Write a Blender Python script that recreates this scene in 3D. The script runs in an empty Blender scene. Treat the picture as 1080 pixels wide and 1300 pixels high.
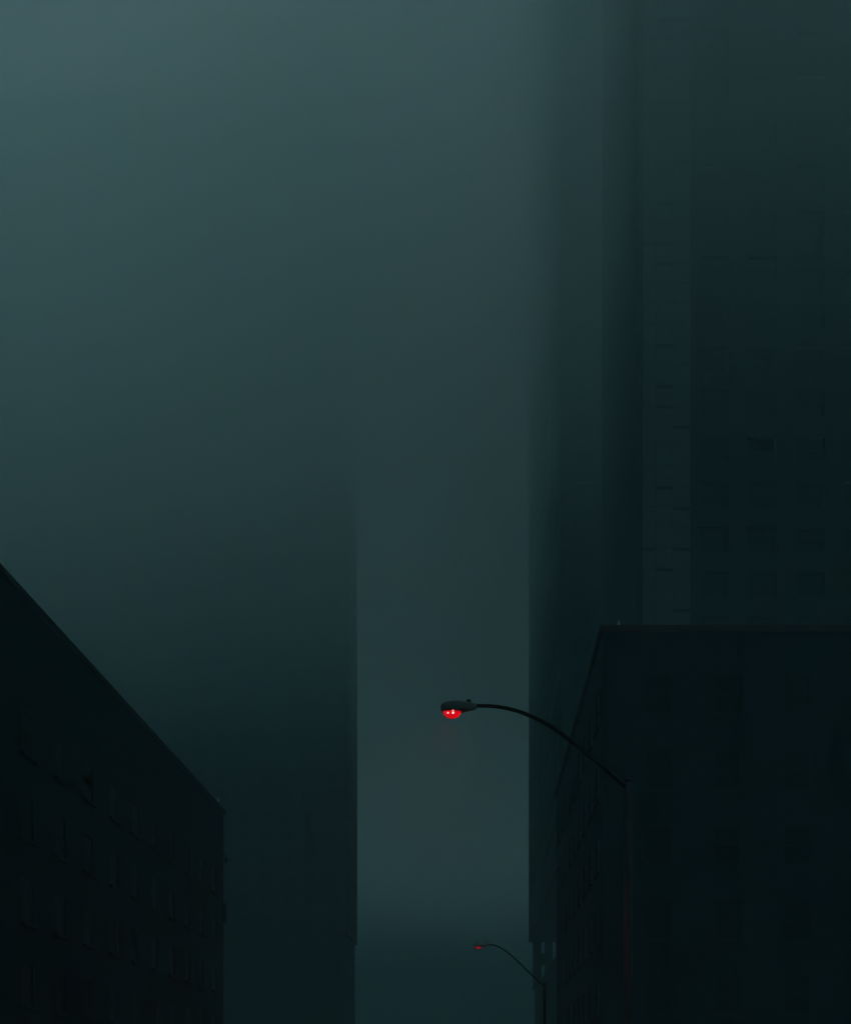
import bpy, bmesh, math, random
from mathutils import Vector, Matrix
random.seed(7)
sc = bpy.context.scene
col = sc.collection
R = math.radians

# ------------------------------------------------------------------ camera
# level camera, street axis +Y, vertical lens shift (all verticals stay vertical)
W0, H0, FPX, VX, VY, EYE = 1080.0, 1300.0, 1400.0, 604.0, 1378.0, 1.6
cam_d = bpy.data.cameras.new('camera')
cam = bpy.data.objects.new('camera', cam_d); col.objects.link(cam)
cam_d.sensor_fit = 'HORIZONTAL'; cam_d.sensor_width = 36.0
cam_d.lens = 36.0 * FPX / W0
cam_d.shift_x = -(VX - W0 / 2) / W0
cam_d.shift_y = (VY - H0 / 2) / W0
cam_d.clip_start = 0.1; cam_d.clip_end = 8000
cam.location = (0, 0, EYE); cam.rotation_euler = (R(90), 0, 0)
sc.camera = cam
sc.render.resolution_x, sc.render.resolution_y = 850, 1024

# ------------------------------------------------------------------ sky and sun (overcast dusk)
SUN_EL, SUN_AZ = 14.0, -15.0        # azimuth measured from +Y towards +X
world = bpy.data.worlds.new('World'); sc.world = world; world.use_nodes = True
nt = world.node_tree
bg = nt.nodes['Background']
sky = nt.nodes.new('ShaderNodeTexSky'); sky.sky_type = 'NISHITA'; sky.sun_disc = False
sky.sun_elevation = R(SUN_EL); sky.sun_rotation = R(SUN_AZ)
sky.air_density = 1.0; sky.dust_density = 2.0; sky.ozone_density = 2.0
nt.links.new(sky.outputs['Color'], bg.inputs['Color'])
bg.inputs['Strength'].default_value = 0.14
sun_d = bpy.data.lights.new('sun', 'SUN'); sun_d.energy = 1.0; sun_d.angle = R(20); sun_d.color = (1, .95, .88)
sun = bpy.data.objects.new('sun', sun_d); col.objects.link(sun)
az, el = R(SUN_AZ), R(SUN_EL)
sd = Vector((math.sin(az) * math.cos(el), math.cos(az) * math.cos(el), math.sin(el)))
sun.rotation_euler = (-sd).to_track_quat('-Z', 'Y').to_euler(); sun.location = sd * 600

# ------------------------------------------------------------------ exposure
vs = sc.view_settings
vs.view_transform = 'Standard'; vs.look = 'None'; vs.gamma = 1.0; vs.use_curve_mapping = False
vs.exposure = 3.15
sc.cycles.use_denoising = True
sc.cycles.volume_bounces = 8
sc.cycles.max_bounces = 12
sc.cycles.volume_max_steps = 256

# ------------------------------------------------------------------ helpers
MATS = {}
def noise_mat(name, c1, c2, scale=1.0, rough=.85, spec=.3, bump=0.0, stretch=(1, 1, 1), detail=6):
    m = bpy.data.materials.new(name); m.use_nodes = True; n = m.node_tree; b = n.nodes['Principled BSDF']
    tc = n.nodes.new('ShaderNodeTexCoord'); mp = n.nodes.new('ShaderNodeMapping'); mp.inputs['Scale'].default_value = stretch
    n.links.new(tc.outputs['Object'], mp.inputs['Vector'])
    no = n.nodes.new('ShaderNodeTexNoise'); no.inputs['Scale'].default_value = scale; no.inputs['Detail'].default_value = detail
    n.links.new(mp.outputs['Vector'], no.inputs['Vector'])
    cr = n.nodes.new('ShaderNodeValToRGB')
    cr.color_ramp.elements[0].position = .3; cr.color_ramp.elements[1].position = .7
    cr.color_ramp.elements[0].color = (*c1, 1); cr.color_ramp.elements[1].color = (*c2, 1)
    n.links.new(no.outputs['Fac'], cr.inputs['Fac']); n.links.new(cr.outputs['Color'], b.inputs['Base Color'])
    b.inputs['Roughness'].default_value = rough; b.inputs['Specular IOR Level'].default_value = spec
    if bump:
        bp = n.nodes.new('ShaderNodeBump'); bp.inputs['Strength'].default_value = bump; bp.inputs['Distance'].default_value = .02
        n.links.new(no.outputs['Fac'], bp.inputs['Height']); n.links.new(bp.outputs['Normal'], b.inputs['Normal'])
    return m
def brick_mat(name, c1, c2, mortar):
    m = bpy.data.materials.new(name); m.use_nodes = True; n = m.node_tree; b = n.nodes['Principled BSDF']
    tc = n.nodes.new('ShaderNodeTexCoord'); sp = n.nodes.new('ShaderNodeSeparateXYZ'); ad = n.nodes.new('ShaderNodeMath'); cb = n.nodes.new('ShaderNodeCombineXYZ')
    n.links.new(tc.outputs['Object'], sp.inputs[0]); ad.operation = 'ADD'
    n.links.new(sp.outputs['X'], ad.inputs[0]); n.links.new(sp.outputs['Y'], ad.inputs[1])
    n.links.new(ad.outputs[0], cb.inputs['X']); n.links.new(sp.outputs['Z'], cb.inputs['Y'])
    br = n.nodes.new('ShaderNodeTexBrick'); br.inputs['Scale'].default_value = 1.0
    br.inputs['Brick Width'].default_value = .23; br.inputs['Row Height'].default_value = .075; br.inputs['Mortar Size'].default_value = .006
    br.inputs['Color1'].default_value = (*c1, 1); br.inputs['Color2'].default_value = (*c2, 1); br.inputs['Mortar'].default_value = (*mortar, 1)
    n.links.new(cb.outputs[0], br.inputs['Vector'])
    no = n.nodes.new('ShaderNodeTexNoise'); no.inputs['Scale'].default_value = .35; no.inputs['Detail'].default_value = 8
    n.links.new(tc.outputs['Object'], no.inputs['Vector'])
    mx = n.nodes.new('ShaderNodeMixRGB'); mx.blend_type = 'MULTIPLY'; mx.inputs['Fac'].default_value = .6
    n.links.new(br.outputs['Color'], mx.inputs['Color1']); n.links.new(no.outputs['Fac'], mx.inputs['Color2'])
    n.links.new(mx.outputs['Color'], b.inputs['Base Color']); b.inputs['Roughness'].default_value = .9; b.inputs['Specular IOR Level'].default_value = .04
    bp = n.nodes.new('ShaderNodeBump'); bp.inputs['Strength'].default_value = .5; bp.inputs['Distance'].default_value = .01; bp.invert = True
    n.links.new(br.outputs['Fac'], bp.inputs['Height']); n.links.new(bp.outputs['Normal'], b.inputs['Normal'])
    return m
M = dict(
    brick=brick_mat('dark_brick', (.020, .034, .044), (.026, .042, .054), (.026, .040, .048)),
    left_brick=brick_mat('left_dark_brick', (.018, .032, .042), (.024, .040, .050), (.024, .038, .046)),  # near-black blue-grey brick of the long left building
    concrete=noise_mat('tower_concrete', (.028, .030, .032), (.040, .042, .044), .25, .85, .05, .2, (1, 1, .25)),
    dark_concrete=noise_mat('dark_stone', (.022, .024, .026), (.032, .034, .036), .2, .85, .05, .2, (1, 1, .2)),
    panel=noise_mat('pale_panel', (.09, .094, .095), (.13, .134, .135), .6, .7, .1, .1),
    glass=noise_mat('window_glass', (.008, .009, .010), (.013, .014, .015), .5, .4, .06),
    frame=noise_mat('window_frame', (.018, .019, .021), (.026, .027, .029), 2, .7, .1),
    coping=noise_mat('terracotta_coping', (.07, .032, .034), (.10, .045, .045), 1.5, .9, .05, .2),
    roof=noise_mat('bitumen_roof', (.03, .03, .032), (.05, .05, .052), .8, .9, .2, .3),
    asphalt=noise_mat('asphalt', (.035, .036, .038), (.06, .06, .062), 3, .85, .3, .4),
    pave=noise_mat('pavement_concrete', (.16, .16, .155), (.24, .24, .23), 1.2, .85, .3, .3),
    ground=noise_mat('city_ground', (.08, .08, .078), (.12, .12, .115), .2, .95, .2, .2),
    paint=noise_mat('road_paint', (.55, .55, .52), (.75, .75, .72), 4, .7, .3),
    steel=noise_mat('galvanised_steel', (.16, .165, .17), (.24, .245, .25), 6, .5, .5, .1),
    dark_steel=noise_mat('painted_dark_steel', (.018, .02, .022), (.03, .032, .034), 6, .6, .25, .1),
    pale_metal=noise_mat('pale_zinc', (.5, .52, .52), (.62, .64, .64), 4, .5, .4, .1),
)
def tag(o, label=None, cat=None, group=None, kind=None):
    for k, v in (('label', label), ('category', cat), ('group', group), ('kind', kind)):
        if v: o[k] = v
    return o
def link(name, me, parent=None, loc=None):
    o = bpy.data.objects.new(name, me); col.objects.link(o)
    if parent: o.parent = parent
    if loc is not None: o.location = loc
    return o
def mesh_of(name, bm, mat, smooth=False):
    bmesh.ops.recalc_face_normals(bm, faces=bm.faces)
    me = bpy.data.meshes.new(name); bm.to_mesh(me); bm.free()
    if mat: me.materials.append(mat)
    if smooth:
        for p in me.polygons: p.use_smooth = True
    return me
def add_box(bm, x0, x1, y0, y1, z0, z1, bev=0.0):
    r = bmesh.ops.create_cube(bm, size=1.0)
    for v in r['verts']:
        v.co = Vector(((x0 + x1) / 2 + v.co.x * (x1 - x0), (y0 + y1) / 2 + v.co.y * (y1 - y0), (z0 + z1) / 2 + v.co.z * (z1 - z0)))
    if bev:
        es = {e for v in r['verts'] for e in v.link_edges}
        bmesh.ops.bevel(bm, geom=list(es), offset=bev, segments=2, affect='EDGES', profile=.6)
def boxes(name, bs, mat, parent=None, loc=None, bev=0.0):
    bm = bmesh.new()
    for b in bs: add_box(bm, *b, bev)
    return link(name, mesh_of(name, bm, mat), parent, loc)
def tube(bm, pts, rads, n=12):
    pts = [Vector(p) for p in pts]; rings = []
    up = None
    for i, p in enumerate(pts):
        t = (pts[min(i + 1, len(pts) - 1)] - pts[max(i - 1, 0)]).normalized()
        if up is None: up = t.orthogonal().normalized()
        s = t.cross(up).normalized(); up = s.cross(t).normalized()
        rings.append([bm.verts.new(p + rads[i] * (math.cos(2 * math.pi * k / n) * s + math.sin(2 * math.pi * k / n) * up)) for k in range(n)])
    for a, b in zip(rings, rings[1:]):
        for k in range(n): bm.faces.new((a[k], a[(k + 1) % n], b[(k + 1) % n], b[k]))
    bm.faces.new(rings[0]); bm.faces.new(rings[-1][::-1])
def empty(name, loc, rz=0):
    e = bpy.data.objects.new(name, None); col.objects.link(e); e.location = loc; e.rotation_euler = (0, 0, rz); e.empty_display_size = .5
    return e

# ------------------------------------------------------------------ ground, road, pavements
def sheet(name, x0, x1, y0, y1, z, mat):
    me = bpy.data.meshes.new(name)
    me.from_pydata([(x0, y0, z), (x1, y0, z), (x1, y1, z), (x0, y1, z)], [], [(0, 1, 2, 3)]); me.materials.append(mat)
    return tag(link(name, me), kind='structure')
sheet('ground', -3900, 3900, -3900, 5400, 0.0, M['ground'])
sheet('road', -15.0, 2.6, -300, 1500, .004, M['asphalt'])
sheet('cross_street', -400, 400, 83.4, 87.4, .008, M['asphalt'])
for nm, x0, x1, y0, y1 in (('pavement', 2.6, 6.0, -200, 83.2), ('pavement', -19.0, -15.0, -200, 83.2), ('pavement', 2.6, 9.0, 87.6, 400), ('pavement', -24.0, -15.0, 87.6, 400)):
    p = tag(boxes(nm, [(x0, x1, y0, y1, -.05, .13)], M['pave']), kind='structure')
    s = x0 - .16 if x0 > 0 else x1
    boxes('kerb', [(s + .003, s + .157, y0, y1, -.05, .127)], M['pave'], p)
mk = boxes('lane_marking', [(-6.3, -6.16, -60 + 8 * i, -57 + 8 * i, -.001, .014) for i in range(60)], M['paint']); tag(mk, kind='structure')

# ------------------------------------------------------------------ windows
def window_meshes(w, h, tagname):
    d, t = .14, .09
    bm = bmesh.new()
    add_box(bm, -w / 2, -w / 2 + t, -d / 2, d / 2, 0, h); add_box(bm, w / 2 - t, w / 2, -d / 2, d / 2, 0, h)
    add_box(bm, -w / 2 + t, w / 2 - t, -d / 2, d / 2, 0, t); add_box(bm, -w / 2 + t, w / 2 - t, -d / 2, d / 2, h - t, h)
    add_box(bm, -w / 2 + t, w / 2 - t, -d / 2 + .03, d / 2 - .03, h * .5 - .035, h * .5 + .035)
    f = mesh_of('window_' + tagname, bm, M['frame'])
    bm = bmesh.new(); add_box(bm, -w / 2 + t, w / 2 - t, .0, .03, t, h - t)
    p = mesh_of('pane_' + tagname, bm, M['glass'])
    bm = bmesh.new(); add_box(bm, -w / 2 - .1, w / 2 + .1, -.22, .06, -.14, -.002)
    s = mesh_of('sill_' + tagname, bm, M['dark_concrete'])
    return f, p, s
def wall_grid(bm, axis, c, out, a0, a1, z0, z1, cols, rows, w, h, depth):
    """wall plane with real openings: piers and spandrels of thickness `depth` standing proud of the core.
    axis 'x': wall runs along x at y=c ; axis 'y': runs along y at x=c ; out = +-1 outward direction."""
    def put(u0, u1, za, zb, ex=0.0):
        lo, hi = sorted((c, c - out * (depth - ex)))
        if axis == 'x': add_box(bm, u0, u1, lo, hi, za, zb)
        else: add_box(bm, lo, hi, u0, u1, za, zb)
    us = [a0] + [x for cc in cols for x in (cc - w / 2, cc + w / 2)] + [a1]
    for i in range(0, len(us), 2): put(us[i], us[i + 1], z0, z1)
    zs = [z0] + [z for r in rows for z in (r, r + h)] + [z1]
    for cc in cols:
        for i in range(0, len(zs), 2):
            if zs[i + 1] - zs[i] > .01: put(cc - w / 2, cc + w / 2, zs[i], zs[i + 1])
def place_windows(root, meshes, axis, c, out, cols, rows, inset, limit=300, sill=True, eye=(0, 0, 1.6), rest_to=None):
    f, p, s = meshes
    spots = []
    for cc in cols:
        for z in rows:
            pos = Vector((cc, c - out * inset, z)) if axis == 'x' else Vector((c - out * inset, cc, z))
            spots.append((pos.length, pos))
    spots.sort(key=lambda q: q[0])
    rz = 0 if (axis == 'x' and out < 0) else math.pi if axis == 'x' else (math.pi / 2 if out > 0 else -math.pi / 2)
    for k, (dd, pos) in enumerate(spots[:limit]):
        o = link('window', f, root, pos); o.rotation_euler = (0, 0, rz)
        link('pane', p, o)
        if sill: link('sill', s, o)
    if len(spots) > limit:
        vs_, fs_ = [], []
        src = [(f, 0), (p, 1)]
        for dd, pos in spots[limit:]:
            mat = Matrix.Translation(pos) @ Matrix.Rotation(rz, 4, 'Z')
            for me, mi in src:
                b = len(vs_)
                vs_ += [mat @ v.co for v in me.vertices]
                fs_ += [(tuple(b + i for i in pl.vertices), mi) for pl in me.polygons]
        me = bpy.data.meshes.new('upper_windows'); me.from_pydata(vs_, [], [q[0] for q in fs_])
        me.materials.append(M['frame']); me.materials.append(M['glass'])
        for pl, q in zip(me.polygons, fs_): pl.material_index = q[1]
        tag(link('upper_windows', me, root), kind='stuff')
def spread(a0, a1, n): return [a0 + (a1 - a0) * (i + .5) / n for i in range(n)]

# ------------------------------------------------------------------ near building on the right (red-brown coping)
def low_building(name, x0, x1, y0, y1, top, mat, label, street_side, cols_front, cols_side, floor=3.55, w=1.35, h=1.9, coping='coping'):
    root = empty(name, ((x0 + x1) / 2, (y0 + y1) / 2, 0)); off = root.location.copy()
    tag(root, label, 'building')
    t = .35
    inner = (x0 + t, x1 - t, y0 + t, y1 - t, -.02, top - .9)
    wl = boxes('core', [inner], M['roof'], root, -off)
    nfl = int((top - 5.0) // floor)
    rows = [4.9 + floor * i for i in range(nfl)]
    wm = window_meshes(w, h, name)
    bm = bmesh.new()
    fc = spread(x0 + 1, x1 - 1, cols_front); ss = spread(y0 + 1, y1 - 1, cols_side)
    wall_grid(bm, 'x', y0, -1, x0, x1, -.02, top - .28, fc, rows, w, h, t)
    wall_grid(bm, 'x', y1, 1, x0, x1, -.02, top - .28, [], [], w, h, t)
    sx, so = (x0, -1) if street_side < 0 else (x1, 1)
    ox, oo = (x1, 1) if street_side < 0 else (x0, -1)
    wall_grid(bm, 'y', sx, so, y0 + t, y1 - t, -.02, top - .28, ss, rows, w, h, t)
    wall_grid(bm, 'y', ox, oo, y0 + t, y1 - t, -.02, top - .28, [], [], w, h, t)
    link('wall', mesh_of('wall', bm, mat), root, -off)
    before = set(root.children)
    place_windows(root, wm, 'x', y0, -1, fc, rows, .12, 150)
    place_windows(root, wm, 'y', sx, so, ss, rows, .075, 150)
    for o in set(root.children) - before: o.location = o.location - off
    o_ = .16; th = .277
    bm = bmesh.new()
    add_box(bm, x0 - o_, x1 + o_, y0 - o_, y0 + t + .05, top - th, top); add_box(bm, x0 - o_, x1 + o_, y1 - t - .05, y1 + o_, top - th, top)
    add_box(bm, x0 - o_, x0 + t + .05, y0 + t + .053, y1 - t - .053, top - th, top); add_box(bm, x1 - t - .05, x1 + o_, y0 + t + .053, y1 - t - .053, top - th, top)
    link('coping', mesh_of('coping', bm, M[coping]), root, -off)
    # string course above the shopfront floor
    bm = bmesh.new()
    add_box(bm, x0 - .10, x1 + .10, y0 - .10, y0 - .002, 4.1, 4.45)
    if so < 0: add_box(bm, x0 - .10, x0 - .002, y0, y1, 4.1, 4.45)
    else: add_box(bm, x1 + .002, x1 + .10, y0, y1, 4.1, 4.45)
    link('string_course', mesh_of('string_course', bm, M['dark_concrete']), root, -off)
    for yy in spread(y0 + 2, y1 - 2, 3):      # street doors with a step
        xs = x0 - .03 if so < 0 else x1 + .03
        d = boxes('door', [(-.03, .03, -.6, .6, .15, 2.5)], M['dark_steel'], root, Vector((xs, yy, 0)) - off)
        boxes('handle', [(-.07 if so < 0 else .032, -.032 if so < 0 else .07, .40, .46, 1.1, 1.35)], M['pale_metal'], d)
    return root
RB = low_building('brick_building', 6.0, 34.0, 52.0, 82.0, 23.25, M['brick'],
                  'dark brick block with flat roof and reddish coping beside the glowing lamp', -1, 8, 9)
LB = low_building('brick_building', -45.0, -19.0, -8.0, 83.0, 22.3, M['left_brick'],
                  'long black brick building whose roofline slopes down to a lone wall bracket', 1, 6, 24, coping='dark_concrete')

# things on those two buildings
def roof_vent(x, y, z, h, label):
    r = empty('roof_vent', (x, y, z)); tag(r, label, 'vent', 'roof vents')
    bm = bmesh.new(); tube(bm, [(0, 0, 0), (0, 0, h * .7)], [.05, .05], 12); link('pipe', mesh_of('pipe', bm, M['pale_metal'], True), r)
    bm = bmesh.new(); tube(bm, [(0, 0, h * .72), (0, 0, h * .78), (0, 0, h)], [.10, .10, .02], 12); link('cowl', mesh_of('cowl', bm, M['pale_metal'], True), r)
    return r
roof_vent(6.85, 52.9, 22.35, 1.55, 'thin pale vent pipe on the flat roof with reddish coping')
roof_vent(-19.3, 82.6, 22.3, .85, 'tiny pale vent at the end of the sloping black roofline')
r = empty('wall_lantern', (-18.998, 82.9, 18.5)); tag(r, 'small dark bracket jutting from the far corner of the long black building', 'bracket')
bm = bmesh.new(); tube(bm, [(0, 0, .45), (.16, 0, .38), (.24, 0, .16)], [.03, .03, .03], 8); link('arm', mesh_of('arm', bm, M['dark_steel'], True), r)
bm = bmesh.new(); tube(bm, [(.2, 0, .22), (.22, 0, .12), (.24, 0, -.12), (.22, 0, -.2)], [.05, .14, .12, .05], 10); link('hood', mesh_of('hood', bm, M['dark_steel'], True), r)
r = empty('meter_box', (-18.998, 82.7, 13.8)); tag(r, 'tall dark metal box fixed below the small corner bracket', 'utility box')
boxes('case', [(0, .26, -.25, .25, 0, 1.35)], M['dark_steel'], r, bev=.03)
boxes('lid', [(0, .30, -.28, .28, 1.353, 1.42)], M['dark_steel'], r)
boxes('conduit', [(.02, .09, -.05, .05, -3.0, -.003)], M['dark_steel'], r)

# ------------------------------------------------------------------ towers lost in the fog
def tower(name, label, x0, x1, y0, y1, zb, zt, mat, faces, floor=3.6, w=2.3, h=2.0, t=.3, limit=300):
    root = empty(name, ((x0 + x1) / 2, (y0 + y1) / 2, 0)); off = root.location.copy(); tag(root, label, 'skyscraper')
    boxes('core', [(x0 + t, x1 - t, y0 + t, y1 - t, zb, zt)], M['roof'], root, -off)
    rows = [zb + 1.0 + floor * i for i in range(int((zt - zb - 2) // floor))]
    wm = window_meshes(w, h, name)
    bm = bmesh.new()
    before = set(root.children)
    for ax, c, out, n in faces:
        a0, a1 = (x0, x1) if ax == 'x' else (y0 + t, y1 - t)
        cs = spread(a0 + .4, a1 - .4, n) if n else []
        wall_grid(bm, ax, c, out, a0, a1, zb, zt, cs, rows if n else [], w, h, t)
        if n: place_windows(root, wm, ax, c, out, cs, rows, .2, limit // sum(1 for q in faces if q[3]), sill=False)
    for o in set(root.children) - before: o.location = o.location - off
    link('wall', mesh_of('wall', bm, mat), root, -off)
    boxes('roof_slab', [(x0 - .1, x1 + .1, y0 - .1, y1 + .1, zt + .003, zt + .8)], M['roof'], root, -off)
    return root, off

ZT = 174.0
# right, farther: street face from 125 m to 200 m, body carried on piers above a podium
TA, oA = tower('office_tower', 'tall tower raised on slit piers, its edge fading upward behind the glowing lamp',
               9.57, 50.0, 125.0, 200.0, 27.5, ZT, M['concrete'], [('x', 125.0, -1, 10), ('y', 9.57, -1, 19), ('x', 200.0, 1, 0), ('y', 50.0, 1, 0)])
boxes('podium', [(10.0, 49.6, 125.4, 136.0, -.02, 27.49)], M['dark_concrete'], TA, -oA)
boxes('podium', [(10.6, 49.6, 136.003, 199.0, -.02, 18.7)], M['dark_concrete'], TA, -oA)
for (a, b) in ((10.22, 11.65), (12.36, 13.65), (14.38, 18.2), (19.5, 49)):
    boxes('pier', [(a, b, 196.5, 198.8, 18.703, 27.497)], M['dark_concrete'], TA, -oA)
boxes('tie_beam', [(11.653, 12.357, 196.8, 198.2, 23.1, 25.1)], M['dark_concrete'], TA, -oA)

# right, nearer: dark slab with a paler panelled bay
TB, oB = tower('slab_tower', 'near-black slab tower with a paler panelled bay above the brick block',
               12.82, 52.0, 88.0, 112.0, -.02, ZT, M['dark_concrete'], [('x', 88.0, -1, 10), ('y', 12.82, -1, 0), ('x', 112.0, 1, 0), ('y', 52.0, 1, 0)])
BX0, BX1 = 13.25, 17.05
bay = boxes('bay', [(BX0, BX1, 87.80, 87.998, 10.0, ZT - 3)], M['frame'], TB, -oB)
pm = {}
rnd = random.Random(3)
cw = [(BX0 + .02, BX0 + 1.05), (BX0 + 1.09, BX0 + 2.38), (BX0 + 2.42, BX1 - .02)]
ph = 1.62
for ci, (a, b) in enumerate(cw):
    bm = bmesh.new(); add_box(bm, 0, b - a, -.07, 0, 0, ph - .05); pm[ci] = mesh_of('panel', bm, M['panel'])
    bm = bmesh.new(); add_box(bm, 0, b - a, -.07, 0, 0, ph - .28); pm[ci, 's'] = mesh_of('short_panel', bm, M['panel'])
for ci, (a, b) in enumerate(cw):
    for k in range(96):
        short = rnd.random() < .22
        link('panel', pm[(ci, 's') if short else ci], bay, (a, 87.798 + rnd.uniform(-.015, 0), 12 + k * ph))

# left, farther
TL, oL = tower('office_tower', 'broad fogbound tower rising beyond the long black building, its corner dissolving upward',
               -140.0, -22.6, 192.0, 210.0, 28.3, ZT, M['concrete'], [('x', 192.0, -1, 30), ('y', -22.6, 1, 4), ('x', 210.0, 1, 0), ('y', -140.0, -1, 0)])
boxes('podium', [(-139.6, -23.0, 192.4, 209.6, -.02, 28.29)], M['dark_concrete'], TL, -oL)

# added block across the far end of the street, darkens the low gap
TF, oF = tower('gap_shade_block', 'faint added block darkening the low gap at the far end of the street', -80.0, 55.0, 450.0, 490.0, -.02, 160.0, M['concrete'],
               [('x', 450.0, -1, 24), ('y', -80.0, -1, 0), ('x', 490.0, 1, 0), ('y', 55.0, 1, 0)], floor=5, w=3.4, h=2.8)

# ------------------------------------------------------------------ street lamps
def red_lens_mat(name, s):
    m = bpy.data.materials.new(name); m.use_nodes = True; n = m.node_tree; b = n.nodes['Principled BSDF']
    b.inputs['Base Color'].default_value = (.35, .01, .012, 1); b.inputs['Roughness'].default_value = .2
    tc = n.nodes.new('ShaderNodeTexCoord')
    vo = n.nodes.new('ShaderNodeTexVoronoi'); vo.inputs['Scale'].default_value = 26
    n.links.new(tc.outputs['Object'], vo.inputs['Vector'])
    mr = n.nodes.new('ShaderNodeMapRange'); mr.inputs['From Min'].default_value = 0; mr.inputs['From Max'].default_value = .7
    mr.inputs['To Min'].default_value = 1.15 * s; mr.inputs['To Max'].default_value = .55 * s
    n.links.new(vo.outputs['Distance'], mr.inputs['Value'])
    b.inputs['Emission Color'].default_value = (1, .004, .012, 1)
    n.links.new(mr.outputs[0], b.inputs['Emission Strength'])
    return m
def glow_mat(name, c, s):
    m = bpy.data.materials.new(name); m.use_nodes = True; b = m.node_tree.nodes['Principled BSDF']
    b.inputs['Base Color'].default_value = (.5, .1, .1, 1); b.inputs['Emission Color'].default_value = (*c, 1); b.inputs['Emission Strength'].default_value = s
    return m
def street_lamp(head, pole_x, arm_pts, label, lens_s, spot_s, power, lens_depth=.145, hs=1.0):
    """head = world position of the rear socket of the luminaire; the head points to -X."""
    hx, hy, hz = head
    root = empty('street_lamp', (pole_x, hy, .13)); tag(root, label, 'street lamp', 'street lamps along the right pavement')
    P = lambda x, z: Vector((x - pole_x, 0, z - .13))
    base = boxes('base', [(-.2, .2, -.2, .2, 0, .05)], M['dark_steel'], root)
    ztop = arm_pts[-1][1] + .12
    bm = bmesh.new(); tube(bm, [(0, 0, .05), (0, 0, 1.0), (0, 0, ztop - .13)], [.11, .10, .065], 16)
    link('pole', mesh_of('pole', bm, M['dark_steel'], True), root)
    bm = bmesh.new(); tube(bm, [(0, 0, ztop - .129), (0, 0, ztop - .09), (0, 0, ztop - .03)], [.075, .075, .03], 14)
    link('cap', mesh_of('cap', bm, M['dark_steel'], True), root)
    # arm: smooth curve through points
    pts = [P(*a) for a in [(hx - .1, hz)] + arm_pts]; sm = []
    for i in range(len(pts) - 1):
        p0, p1, p2, p3 = pts[max(i - 1, 0)], pts[i], pts[i + 1], pts[min(i + 2, len(pts) - 1)]
        for k in range(6):
            t = k / 6
            sm.append(.5 * ((2 * p1) + (-p0 + p2) * t + (2 * p0 - 5 * p1 + 4 * p2 - p3) * t * t + (-p0 + 3 * p1 - 3 * p2 + p3) * t ** 3))
    sm.append(pts[-1])
    bm = bmesh.new(); tube(bm, sm, [.034 + .012 * i / len(sm) for i in range(len(sm))], 12)
    link('arm', mesh_of('arm', bm, M['dark_steel'], True), root)
    # cobra-head housing: cross sections along -X (distance from socket, half width, top, bottom)
    secs = [(0, .045, .045, -.055), (.06, .055, .055, -.07), (.16, .075, .072, -.085), (.28, .12, .085, -.10), (.36, .155, .088, -.11),
            (.50, .165, .085, -.115), (.62, .145, .068, -.11), (.69, .095, .035, -.10), (.715, .04, .0, -.075)]
    bm = bmesh.new(); rings = []; N = 20
    for d, hw, zt, zb_ in secs:
        ring = []
        for k in range(N):
            a = 2 * math.pi * k / N; c, s = math.cos(a), math.sin(a)
            z = zt * max(s, 0) ** .8 if s >= 0 else zb_ * min(1, (-s) * 1.8) ** .6
            ring.append(bm.verts.new(P(hx - d, hz) + Vector((0, hw * (abs(c) ** .8) * (1 if c >= 0 else -1), z * hs))))
        rings.append(ring)
    for a, b in zip(rings, rings[1:]):
        for k in range(N): bm.faces.new((a[k], a[(k + 1) % N], b[(k + 1) % N], b[k]))
    bm.faces.new(rings[0]); bm.faces.new(rings[-1][::-1])
    hd = link('housing', mesh_of('housing', bm, M['steel'], True), root)
    bm = bmesh.new(); tube(bm, [P(hx - .16, hz + .068), P(hx - .16, hz + .085), P(hx - .16, hz + .12), P(hx - .16, hz + .135)], [.042, .05, .045, .02], 12)
    link('photocell', mesh_of('photocell', bm, M['dark_steel'], True), hd)
    # lens rim and drop lens
    cx, lw, ll = hx - .49, .135, .185
    bm = bmesh.new(); rr = []
    for (q, z) in ((1.0, -.112), (1.08, -.112), (1.08, -.128), (1.0, -.128)):
        rr.append([bm.verts.new(P(cx, hz) + Vector((ll * q * math.cos(2 * math.pi * k / 28), lw * q * math.sin(2 * math.pi * k / 28), z))) for k in range(28)])
    for i in range(4):
        a, b = rr[i], rr[(i + 1) % 4]
        for k in range(28): bm.faces.new((a[k], a[(k + 1) % 28], b[(k + 1) % 28], b[k]))
    link('lens_rim', mesh_of('lens_rim', bm, M['dark_steel'], True), hd)
    bm = bmesh.new(); rr = []
    for j in range(13):
        a = (j / 13) * math.pi / 2
        rr.append([bm.verts.new(P(cx, hz) + Vector((ll * math.cos(a) * math.cos(2 * math.pi * k / 28), lw * math.cos(a) * math.sin(2 * math.pi * k / 28), -.10 - lens_depth * math.sin(a)))) for k in range(28)])
    for a, b in zip(rr, rr[1:]):
        for k in range(28): bm.faces.new((a[k], a[(k + 1) % 28], b[(k + 1) % 28], b[k]))
    bm.faces.new(rr[-1]); bm.faces.new(rr[0][::-1])
    ln = link('lens', mesh_of('lens', bm, red_lens_mat('red_lens', lens_s), True), root)
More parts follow.
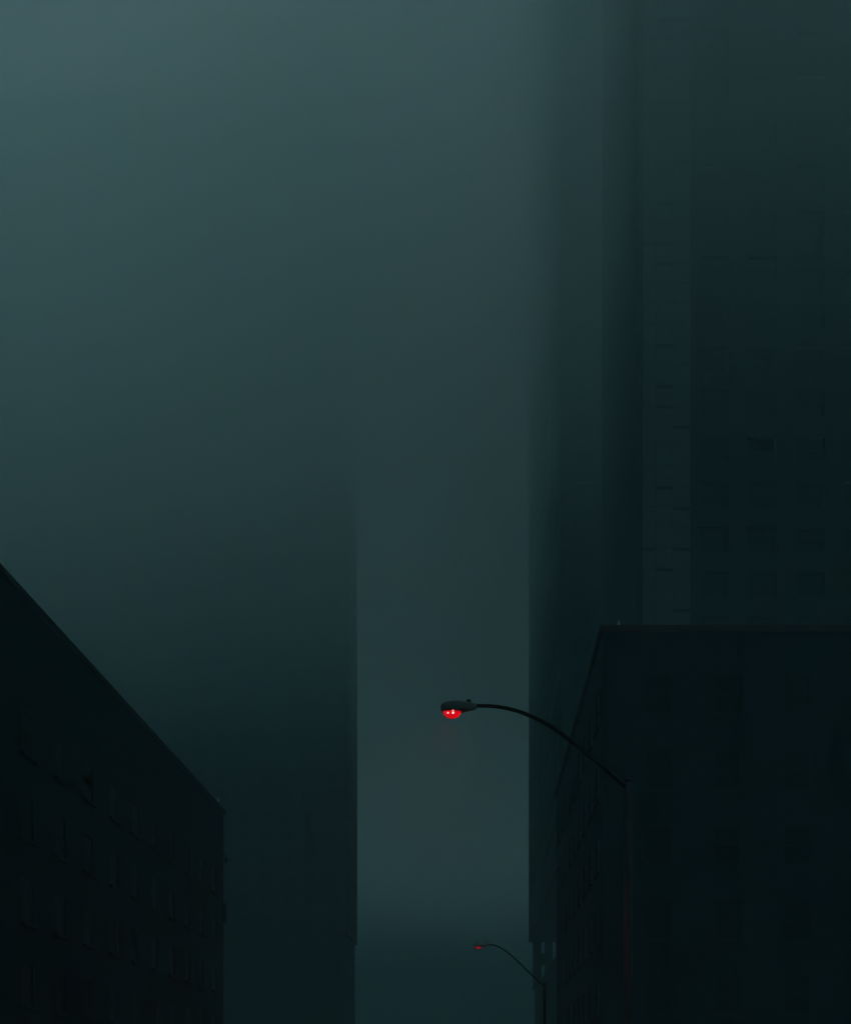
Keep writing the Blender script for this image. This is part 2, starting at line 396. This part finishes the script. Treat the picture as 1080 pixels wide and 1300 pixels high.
    if spot_s:
        gm = glow_mat('lens_glare', (1, .42, .36), spot_s)  # glowing beads set on the lens imitate bulb and reflector glare
        for (dx, dz, rad) in ((.02, -.170, .022), (.02, -.125, .016), (-.08, -.170, .016)):
            yy = -lw * math.sqrt(max(.05, 1 - (dx / ll) ** 2)) * math.cos(math.asin(min(1, (-dz - .10) / lens_depth)))
            bm = bmesh.new(); bmesh.ops.create_uvsphere(bm, u_segments=10, v_segments=8, radius=rad, matrix=Matrix.Translation(P(cx + dx, hz + dz) + Vector((0, yy + rad * .35, 0))))
            link('hot_spot', mesh_of('hot_spot', bm, gm, True), ln)
    ld = bpy.data.lights.new('lamp_light', 'SPOT'); ld.energy = power; ld.color = (1, .03, .03); ld.shadow_soft_size = .10; ld.spot_size = R(150); ld.spot_blend = 1.0
    lo = bpy.data.objects.new('lamp_light', ld); col.objects.link(lo); lo.parent = root; lo.location = P(cx, hz - .12 - lens_depth - .04); lo.rotation_euler = (0, R(18), 0)
    return root
def w2(px, py, d): return ((px - VX) * d / FPX, EYE + (VY - py) * d / FPX)
D1, D2 = 22.0, 59.0
h1 = w2(605, 896.5, D1)
street_lamp((h1[0], D1, h1[1]), w2(797, 990, D1)[0], [w2(*p, D1) for p in ((615, 896.3), (632, 897.5), (652, 901.5), (673, 909), (694, 919.5), (716, 934), (740, 953), (768, 976), (797, 1001))],
            'cobra-head street lamp glowing bright red on a long curved arm', .10, .34, 26)
h2 = w2(619, 1199.5, D2)
street_lamp((h2[0], D2, h2[1]), w2(691.5, 1240, D2)[0], [w2(*p, D2) for p in ((622.5, 1199.8), (630, 1201.2), (638, 1205.2), (646, 1211), (654, 1218), (664, 1227.5), (676, 1239), (684, 1246.5), (691.5, 1253))],
            'small dim red street lamp farther down beside the slit piers', .10, 0, 2, .11, 1.4)

# ------------------------------------------------------------------ air: even haze, and the fog that hangs over the street
def volume_box(name, b, mat, label):
    o = boxes(name, [b], mat); return tag(o, kind='stuff')
def vol_mat(name, color, dens=None, g=0.0):
    m = bpy.data.materials.new(name); m.use_nodes = True; n = m.node_tree
    n.nodes.remove(n.nodes['Principled BSDF'])
    v = n.nodes.new('ShaderNodeVolumePrincipled'); v.inputs['Color'].default_value = (*color, 1); v.inputs['Anisotropy'].default_value = g
    if dens is not None: v.inputs['Density'].default_value = dens
    n.links.new(v.outputs[0], n.nodes['Material Output'].inputs['Volume'])
    return m, n, v
hm, _, _ = vol_mat('haze_air', (.60, .97, 1.0), .0024)
hm.cycles.homogeneous_volume = True
volume_box('haze', (-4000, 4000, -4000, 5500, -1.0, 184.0), hm, None)
fm, fn, fv = vol_mat('fog_air', (.935, 1.0, .955))
geo = fn.nodes.new('ShaderNodeNewGeometry'); sp = fn.nodes.new('ShaderNodeSeparateXYZ'); fn.links.new(geo.outputs['Position'], sp.inputs[0])
mr = fn.nodes.new('ShaderNodeMapRange'); mr.interpolation_type = 'SMOOTHSTEP'
for k, v in (('From Min', 42), ('From Max', 100), ('To Min', 0), ('To Max', .038)): mr.inputs[k].default_value = v
mr2 = fn.nodes.new('ShaderNodeMapRange'); mr2.interpolation_type = 'SMOOTHSTEP'
for k, v in (('From Min', 100), ('From Max', 165), ('To Min', 0), ('To Max', .012)): mr2.inputs[k].default_value = v
sm_ = fn.nodes.new('ShaderNodeMath'); sm_.operation = 'ADD'
for m_, i_ in ((mr, 0), (mr2, 1)):
    fn.links.new(sp.outputs['Z'], m_.inputs['Value']); fn.links.new(m_.outputs[0], sm_.inputs[i_])
fnz = fn.nodes.new('ShaderNodeTexNoise'); fnz.inputs['Scale'].default_value = .014; fnz.inputs['Detail'].default_value = 1.5
fn.links.new(geo.outputs['Position'], fnz.inputs['Vector'])
fmr = fn.nodes.new('ShaderNodeMapRange')                      # slow drifts in the fog
for k, v in (('From Min', .3), ('From Max', .7), ('To Min', .68), ('To Max', 1.32)): fmr.inputs[k].default_value = v
fmul = fn.nodes.new('ShaderNodeMath'); fmul.operation = 'MULTIPLY'
fn.links.new(fnz.outputs['Fac'], fmr.inputs['Value']); fn.links.new(fmr.outputs[0], fmul.inputs[0]); fn.links.new(sm_.outputs[0], fmul.inputs[1])
fn.links.new(fmul.outputs[0], fv.inputs['Density'])
volume_box('fog_bank', (-1300, 1300, -1200, 2400, 40.0, 183.0), fm, None)
fm.cycles.volume_step_rate = .35
